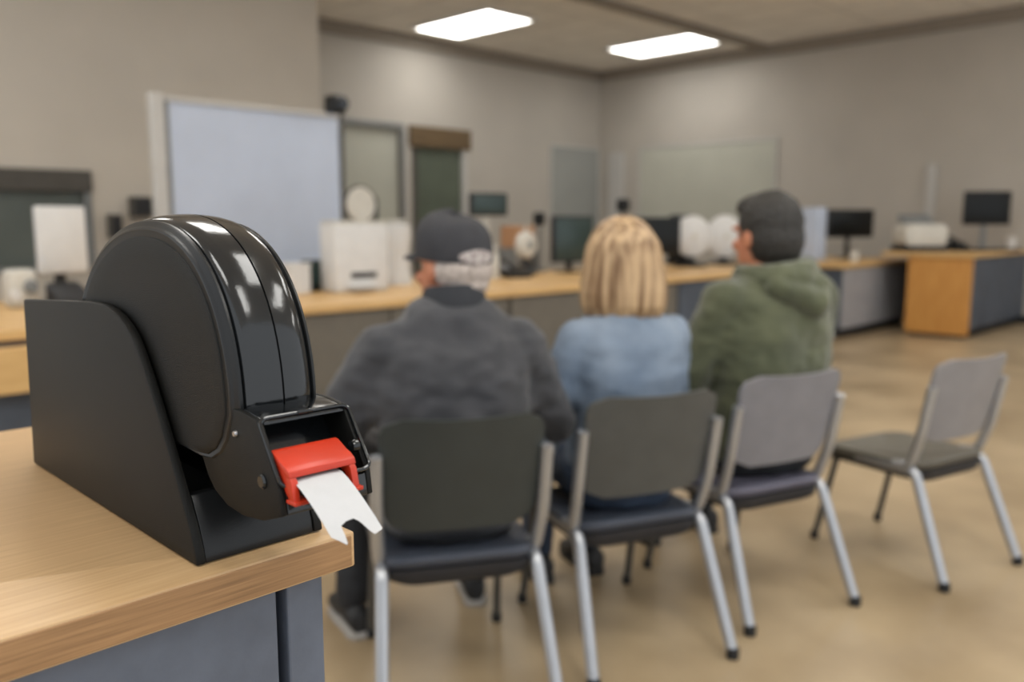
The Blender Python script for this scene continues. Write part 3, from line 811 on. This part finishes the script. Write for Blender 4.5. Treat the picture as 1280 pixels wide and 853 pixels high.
for i in range(n):
    u = i/(n-1); an_ = R(200+140*u) if False else R(150+240*u)
    r1 = .098
    c_ = nb+Vector((r1*math.cos(an_)*1.1, r1*.95*math.sin(an_)-.012, .018+.014*math.cos(an_)-.030*max(0, -math.sin(an_))))
    th = .034+.030*max(0, -math.sin(an_))
    ell(bm, c_, (th, th, th*.95), None, 12, 8)
capsule(bm, nb+Vector((-.085, -.120, -.035)), nb+Vector((.045, -.165, -.095)), .044, .050); capsule(bm, nb+Vector((.095, -.120, -.035)), nb+Vector((.045, -.165, -.095)), .044, .050)
obj('hood', remeshed(bm, .007, 6, wrinkle(.006, 16, 5)), 'olive', p3, angle=180)

# ------------------------------------------------------------------ things on and behind the counter
def at_counter(x0, x1, y0, y1, Y):
    X0, X1, Z0, Z1 = span(x0, x1, y0, y1, Y); return (X0+X1)/2, (X1-X0), Z1-Z0, Z0
def monitor(label, x, y, w, h, rz=0, top=CT, stand=.12, scr='blk_scr', case='blk_satin', base=None, deep=.05, group='monitors on the counter'):
    t = thing('computer_monitor', label, 'monitor', (x, y, top), rz, group)
    obj('case', box(B(), -w/2, w/2, 0, deep, stand, stand+h, .012, 3), case, t)
    obj('screen', box(B(), -w/2+.02, w/2-.02, -.004, .006, stand+.02, stand+h-.02, .002), scr, t)
    bm = B(); box(bm, -.03, .03, deep, deep+.03, .01, stand+h*.5, .008); obj('neck', bm, base or case, t)
    bm = B(); lathe(bm, [(.02, 0), (min(w*.4, .13), 0), (min(w*.4, .13), .008), (.03, .016)], 24, (0, deep+.01, 0)); obj('foot', bm, base or case, t)
    return t
# pale rounded device at the far left
x, w, h, z = at_counter(6, 42, 335, 370, 5.0)
t = thing('desk_device', 'small off white device with round dark knob at far left of counter', 'device', (x, 5.0, CT), R(15))
obj('body', box(B(), -w/2, w/2, -.06, .06, 0, .20, .03, 4), 'cream_pl', t)
bm = B(); lathe(bm, [(.005, -.085), (.030, -.085), (.036, -.075), (.036, -.055)], 20, (.02, 0, .11), 'y'); obj('knob', bm, 'grey_pl', t)
bm = B(); lathe(bm, [(.005, -.075), (.028, -.075), (.03, -.06), (.03, -.055)], 20, (-.06, 0, .07), 'y'); obj('dial', bm, 'white_pl', t)
# white monitor, far left
x, w, h, z = at_counter(46, 112, 258, 342, 5.15)
monitor('wide pale monitor on a dark foot left of the dispenser drum', x, 5.15, w, h, R(12), CT, z-CT, 'white_pl', 'white_pl', 'kick')
x, w, h, z = at_counter(48, 94, 342, 366, 4.95)
t = thing('card_reader', 'low dark card reader below the pale monitor at left', 'card reader', (x+.03, 4.85, CT), R(10))
bm = B(); prism(bm, [(-.08, 0), (.08, 0), (.08, .13), (-.08, .05)], -w/2, w/2, 'x', .01); obj('body', bm, 'kick', t)
obj('slot', box(B(), -w*.35, w*.35, .06, .075, .131, .135), 'seam', t, False)
# boxes on the left wall
def wallbox(px, lab, dpth=.12):
    X0, X1, Z0, Z1 = span(*px, WYL-.06); t = thing('wall_speaker', lab, 'wall speaker', ((X0+X1)/2, WYL, Z0), 0, 'wall speakers')
    w = (X1-X0)/2; h = Z1-Z0
    obj('case', box(B(), -w, w, -dpth, -.001, 0, h, .01), 'frame_dk', t, False)
    obj('grille', box(B(), -w*.8, w*.8, -dpth-.006, -dpth, h*.1, h*.9, .003), 'kick', t, False)
wallbox((163, 188, 246, 272), 'dark wall speaker above the top of the dispenser drum')
wallbox((136, 151, 268, 298), 'smaller dark wall speaker left of the dispenser drum')
# photo backdrop
YB = 6.0
X0, X1, Z0, Z1 = span(215, 424, 138, 332, YB)
t = thing('photo_backdrop', 'pale blue photo backdrop standing behind the service counter', 'backdrop', ((X0+X1)/2, YB, 0))
w = (X1-X0)/2
obj('cloth', box(B(), -w, w, -.012, .0, Z0, Z1, .004), 'backdrop', t, False)
obj('top_rail', box(B(), -w-.03, w+.03, -.03, .02, Z1, Z1+.035, .006), 'post', t, False)
obj('bottom_rail', box(B(), -w, w, -.025, .015, Z0-.03, Z0, .006), 'post', t, False)
obj('post', box(B(), -w-.13, -w-.04, -.04, .03, 0, Z1+.05, .01), 'post', t, False)
obj('post', box(B(), -w-.04, -w, -.02, .02, 0, Z1, .004), 'grey_pl', t, False)
obj('post', box(B(), w+.003, w+.04, -.02, .02, 0, Z1, .004), 'grey_pl', t, False)
for s in (-1, 1): obj('foot', box(B(), s*w-.06, s*w+.03, -.3, .3, 0, .04, .008), 'grey_pl', t, False)
# camera on a pole
q = onY(419, 131, 5.6)
t = thing('pole_camera', 'black camera on a slim pole at corner of the pale backdrop', 'camera', (q.x, 5.6, 0))
bm = B(); tube(bm, [(.05, 0, 0), (.05, 0, q.z-.06)], .014, 12); obj('pole', bm, 'frame_dk', t)
bm = B(); lathe(bm, [(.02, 0), (.16, 0), (.16, .015), (.03, .03)], 24, (.05, 0, 0)); obj('foot', bm, 'frame_dk', t)
bm = B(); box(bm, -.065, .065, -.07, .07, q.z-.07, q.z+.07, .03, 4); bd = obj('camera_body', bm, 'blk_satin', t)
bm = B(); lathe(bm, [(.01, -.12), (.042, -.12), (.046, -.11), (.046, -.065)], 20, (0, 0, q.z), 'y'); obj('lens', bm, 'blk_gloss', bd)
bm = B(); tube(bm, [(.05, 0, q.z-.07), (.035, 0, q.z-.02)], .012, 10); obj('bracket', bm, 'frame_dk', t)
# white box and black box right of the dispenser
x, w, h, z = at_counter(360, 382, 330, 362, 4.75)
t = thing('storage_box', 'small white box on counter beside the drum of the dispenser', 'box', (x, 4.75, CT), R(8))
obj('body', box(B(), -w/2, w/2, -.06, .06, 0, .17, .008), 'white_pl', t, False); obj('lid', box(B(), -w/2-.004, w/2+.004, -.064, .064, .171, .19, .006), 'white_pl', t, False)
x, w, h, z = at_counter(384, 408, 325, 362, 4.82)
t = thing('card_terminal', 'black upright card terminal between white box and white printer', 'terminal', (x-.01, 4.86, CT), R(10))
bm = B(); prism(bm, [(-.07, 0), (.06, 0), (.03, .20), (-.02, .20)], -w/2, w/2, 'x', .008); obj('body', bm, 'blk_satin', t)
bm = B(); prism(bm, [(-.066, .045), (-.028, .185), (-.032, .188), (-.070, .047)], -w*.38, w*.38, 'x'); obj('screen', bm, 'green_scr', t, False)
# white printer
x, w, h, z = at_counter(412, 474, 280, 362, 4.65)
t = thing('label_printer', 'tall white printer with a dark slot left of the man in the cap', 'printer', (x, 4.65, CT), R(-6))
hh = h+z-CT
obj('body', box(B(), -w/2, w/2, -.10, .12, .0, hh, .02, 3), 'white_pl', t)
obj('slot', box(B(), -w*.22, w*.26, -.106, -.10, .09, .125, .004), 'kick', t, False)
bm = B(); prism(bm, rrect(-w*.28, w*.2, -.18, -.10, .015), .03, .045, 'z', .003); obj('tray', bm, 'white_pl', t)
obj('lid', box(B(), -w/2+.01, w/2-.01, -.09, .11, hh+.001, hh+.02, .006), 'cream_pl', t)
# round mirror lamp with dark rim
q = onY(450, 256, 5.12)
t = thing('desk_lamp', 'round pale desk lamp with dark rim above the white printer', 'lamp', (q.x+.14, 5.12, CT))
bm = B(); lathe(bm, [(.01, -.02), (.115, -.022), (.13, 0), (.115, .03), (.02, .05)], 32, (-.14, 0, q.z-CT), 'y'); obj('shade', bm, 'cream_pl', t)
bm = B(); rr = [[(-.14+(.128+.013*math.cos(2*PI*j/8))*math.cos(2*PI*i/40), .013*math.sin(2*PI*j/8), q.z-CT+(.128+.013*math.cos(2*PI*j/8))*math.sin(2*PI*i/40)) for j in range(8)] for i in range(41)]
loft(bm, rr, cap=False); bmesh.ops.remove_doubles(bm, verts=bm.verts, dist=1e-5); obj('rim', bm, 'frame_dk', t)
bm = B(); tube(bm, bend([(.02, .03, .02), (.02, .03, q.z-CT+.05), (-.02, .02, q.z-CT+.06)], .04), .014, 10); obj('arm', bm, 'blk_satin', t)
bm = B(); lathe(bm, [(.02, 0), (.08, 0), (.08, .015), (.02, .025)], 24, (.02, .03, 0)); obj('base', bm, 'blk_satin', t)
# white curved canister
x, w, h, z = at_counter(486, 516, 262, 345, 4.9)
t = thing('paper_dispenser', 'tall white paper dispenser just left of the black cap', 'dispenser', (x, 4.95, CT))
bm = B(); lathe(bm, [(.02, 0), (w*.5, 0), (w*.5, .02), (w*.42, .10), (w*.40, .25), (w*.5, .34), (w*.46, .42), (.02, .44)], 28); obj('body', bm, 'white_pl', t)
bm = B(); lathe(bm, [(.02, -.001), (w*.3, -.001), (w*.3, .02), (.02, .02)], 20, (0, 0, .441)); obj('lid', bm, 'cream_pl', t)
# things right of the cap
x, w, h, z = at_counter(592, 632, 241, 270, 5.2)
monitor('small dark green screen raised on a stand right of the cap', x, 5.2, w, h, R(-10), CT, z-CT, 'green_scr', 'kick', 'cream_pl')
x, w, h, z = at_counter(609, 624, 293, 338, 4.85)
t = thing('bottle', 'tall cream bottle on counter right of the cap', 'bottle', (x, 4.85, CT))
bm = B(); lathe(bm, [(.01, 0), (.042, 0), (.045, .01), (.045, .17), (.02, .21), (.02, .23)], 24); obj('body', bm, 'cream_pl', t)
bm = B(); lathe(bm, [(.005, .231), (.022, .231), (.022, .26), (.005, .262)], 20); obj('cap', bm, 'white_pl', t)
x, w, h, z = at_counter(630, 648, 300, 336, 4.85)
t = thing('desk_phone', 'black desk phone with raised handset between the cap and the blond hair', 'phone', (x+.05, 4.85, CT), R(-20))
bm = B(); prism(bm, [(-.10, 0), (.10, 0), (.10, .10), (-.10, .03)], -.10, .10, 'x', .008); obj('base', bm, 'blk_satin', t)
bm = B(); tube(bm, bend([(-.075, -.08, .06), (-.075, -.08, .09), (-.075, .10, .15), (-.075, .10, .12)], .03), .02, 10); obj('handset', bm, 'blk_satin', t)
x, w, h, z = at_counter(650, 676, 290, 322, 5.0)
t = thing('desk_fan', 'small pale desk fan on dark foot between the cap and the blond hair', 'fan', (x, 5.05, CT))
bm = B(); lathe(bm, [(.02, -.05), (.09, -.04), (.115, -.01), (.115, .02), (.08, .05), (.02, .06)], 28, (0, 0, .25), 'y'); obj('cage', bm, 'cream_pl', t)
bm = B(); lathe(bm, [(.005, -.062), (.03, -.06), (.03, -.05)], 20, (0, 0, .25), 'y'); obj('hub', bm, 'grey_pl', t)
bm = B(); lathe(bm, [(.02, 0), (.10, 0), (.10, .02), (.025, .04), (.02, .15)], 24, (0, .02, 0)); obj('base', bm, 'kick', t)
x, w, h, z = at_counter(632, 658, 262, 290, 5.3)
t = thing('storage_box', 'tan cardboard box stacked on a grey tray right of the cap', 'box', (x+.02, 5.3, CT+.22), R(6))
obj('body', box(B(), -.13, .13, -.09, .09, .0, .19, .006), 'tan_box', t, False); obj('tape', box(B(), -.025, .025, -.092, .092, .05, .1915), 'cream_pl', t, False)
t = thing('paper_tray', 'grey paper tray carrying a tan box on the counter', 'tray', (x+.02, 5.3, CT), R(6))
for kz in (0, .10): obj('shelf', box(B(), -.15, .15, -.10, .10, kz+.002, kz+.018, .003), 'grey_pl', t, False)
obj('side', box(B(), -.156, -.1505, -.10, .10, 0, .2, .002), 'grey_pl', t, False); obj('side', box(B(), .1505, .156, -.10, .10, 0, .2, .002), 'grey_pl', t, False)
obj('top', box(B(), -.156, .156, -.10, .10, .202, .218, .003), 'grey_pl', t, False)
x, w, h, z = at_counter(664, 682, 252, 290, 5.35)
t = thing('webcam', 'small black webcam on a post above the pale desk fan', 'webcam', (x+.02, 5.36, CT))
bm = B(); tube(bm, [(0, 0, .01), (0, 0, .42)], .012, 10); obj('post', bm, 'grey_pl', t)
bm = B(); lathe(bm, [(.01, 0), (.07, 0), (.07, .012), (.012, .02)], 20); obj('foot', bm, 'grey_pl', t)
obj('camera_body', box(B(), -.05, .05, -.04, .04, .41, .53, .02, 3), 'blk_satin', t)
x, w, h, z = at_counter(700, 745, 270, 328, 4.95)
monitor('dark green monitor partly behind the left of the blond hair', x, 5.0, w, h, R(-5), CT, .09, 'green_scr', 'kick', 'blk_satin')
# right of the blond hair : two black monitors at an angle, two round white screens
x, w, h, z = at_counter(782, 838, 250, 325, 4.9)
monitor('black monitor turned aside just right of the blond hair', x, 4.9, w, .36, R(-24), CT, .13, 'blk_scr', 'blk_satin', 'blk_satin')
x, w, h, z = at_counter(776, 792, 240, 262, 5.25)
t = thing('webcam', 'black webcam on a post peeking over the blond hair', 'webcam', (x, 5.3, CT))
bm = B(); tube(bm, [(0, 0, .01), (0, 0, .55)], .012, 10); obj('post', bm, 'blk_satin', t)
bm = B(); lathe(bm, [(.01, 0), (.08, 0), (.08, .012), (.012, .02)], 20); obj('foot', bm, 'blk_satin', t)
obj('camera_body', box(B(), -.06, .06, -.05, .05, .54, .67, .025, 3), 'blk_satin', t)
x, w, h, z = at_counter(846, 864, 256, 325, 5.15)
t = thing('scanner', 'slim black upright scanner behind the round white screens', 'scanner', (x, 5.2, CT), R(-10))
bm = B(); prism(bm, [(-.05, .03), (.05, .03), (.03, .52), (-.03, .52)], -w/2, w/2, 'x', .012); obj('body', bm, 'blk_satin', t)
obj('base', box(B(), -w*.7, w*.7, -.09, .09, 0, .03, .008), 'blk_satin', t)
def round_screen(px, lab):
    x, w, h, z = at_counter(*px, 4.8)
    t = thing('desk_fan', lab, 'fan', (x, 4.8, CT), R(-30), 'round white desk fans')
    r_ = w*.43; zc = z-CT+h*.5
    bm = B(); lathe(bm, [(.02, -.05), (r_*.7, -.045), (r_*.96, -.02), (r_, .01), (r_*.9, .035), (r_*.4, .06), (.02, .065)], 32, (0, 0, zc), 'y'); obj('cage', bm, 'white_pl', t)
    bm = B(); lathe(bm, [(.005, -.062), (.025, -.060), (.03, -.05)], 20, (0, 0, zc), 'y'); obj('hub', bm, 'cream_pl', t)
    bm = B(); lathe(bm, [(.02, 0), (r_*.8, 0), (r_*.8, .02), (.04, .05), (.03, zc-r_*.8)], 24, (0, .02, 0)); obj('base', bm, 'blk_satin', t)
round_screen((848, 882, 277, 314), 'round white desk fan right of the blond hair, the farther left of two')
round_screen((889, 922, 277, 314), 'round white desk fan beside the face of the man in green')
# right end
q = onY(1018, 270, 4.72)
t = thing('partition_post', 'pale blue white post on the counter right of the dark haired man', 'post', (q.x, 4.72, .81))
obj('column', box(B(), -.11, .11, -.11, .11, .02, .62, .02, 3), 'backdrop', t); obj('foot', box(B(), -.14, .14, -.14, .14, 0, .02, .004), 'post', t, False)
def on2(px0, px1, y0, y1, Y): 
    X0, X1, Z0, Z1 = span(px0, px1, y0, y1, Y); return (X0+X1)/2, X1-X0, Z1-Z0, Z0
x, w, h, z = on2(1044, 1084, 262, 297, 4.6)
monitor('small dark monitor on the counter right of the pale post', x, 4.6, w*.75, h, R(-25), .81, max(.1, z-.81), 'blk_scr', 'kick', 'blk_satin')
x, w, h, z = on2(1060, 1078, 288, 306, 4.2)
t = thing('mug', 'cream mug in front of the small dark monitor', 'mug', (x, 4.2, .81))
bm = B(); lathe(bm, [(.02, 0), (.05, 0), (.052, .12), (.046, .12), (.044, .012), (.01, .01)], 24); obj('body', bm, 'cream_pl', t)
bm = B(); tube(bm, bend([(.050, 0, .10), (.085, 0, .10), (.085, 0, .03), (.050, 0, .03)], .02), .007, 8); obj('handle', bm, 'cream_pl', t)
x, w, h, z = on2(1092, 1142, 270, 305, 3.6)
t = thing('desk_printer', 'pale rounded desk printer on dark base at the oak end panel', 'printer', (10.35, 3.72, .925), R(-40))
obj('base', box(B(), -.26, .26, -.17, .17, 0, .06, .01), 'kick', t, False)
bm = B(); prism(bm, rrect(-.25, .25, .062, .31, .08), -.15, .16, 'y', .015); obj('body', bm, 'cream_pl', t)
bm = B(); prism(bm, [(.02, .315), (.15, .313), (.19, .42), (.17, .42)], -.18, .18, 'x', .004); obj('paper_support', bm, 'grey_pl', t)
# black monitor at the far right
q = onX(1235, 258, 11.35)
t = monitor('black monitor standing alone at the far right end of the counter', q.x, q.y, .56, .40, R(-45), .925, .30, 'blk_scr', 'blk_satin', 'grey_pl')
t2 = thing('keyboard', 'black keyboard in front of the far right monitor', 'keyboard', (11.05, 3.12, .925), R(-45))
obj('tray', box(B(), -.26, .26, -.08, .08, .001, .022, .005), 'kick', t2, False)
bm = B()
for r_ in range(4):
    for c_ in range(14): box(bm, -.245+c_*.035, -.215+c_*.035, -.07+r_*.036, -.04+r_*.036, .022, .028)
obj('keys', bm, 'blk_satin', t2, False)
t2 = thing('desk_phone', 'small black desk phone left of the far right monitor', 'phone', (10.75, 3.42, .925), R(-40))
bm = B(); prism(bm, [(-.10, 0), (.10, 0), (.10, .12), (-.10, .03)], -.10, .10, 'x', .008); obj('base', bm, 'blk_satin', t2)
bm = B(); tube(bm, bend([(-.06, -.08, .06), (-.06, -.08, .09), (-.06, .10, .17), (-.06, .10, .14)], .03), .02, 10); obj('handset', bm, 'blk_satin', t2)
t2 = thing('paper_cup', 'small white cup right of the far right monitor', 'cup', (11.66, 3.12, .925))
bm = B(); lathe(bm, [(.02, 0), (.042, 0), (.055, .14), (.05, .14), (.038, .01), (.01, .008)], 24); obj('body', bm, 'white_pl', t2)
bm = B(); lathe(bm, [(.01, .141), (.058, .141), (.058, .155), (.01, .160)], 24); obj('lid', bm, 'cream_pl', t2)

# ------------------------------------------------------------------ world and view
wd = bpy.data.worlds.new('world'); bpy.context.scene.world = wd; wd.use_nodes = True
bg = wd.node_tree.nodes['Background']; bg.inputs['Color'].default_value = (.92, .96, 1, 1); bg.inputs['Strength'].default_value = 1.05
vs = bpy.context.scene.view_settings
vs.view_transform = 'Standard'; vs.look = 'None'; vs.gamma = 1; vs.exposure = .22; vs.use_curve_mapping = False
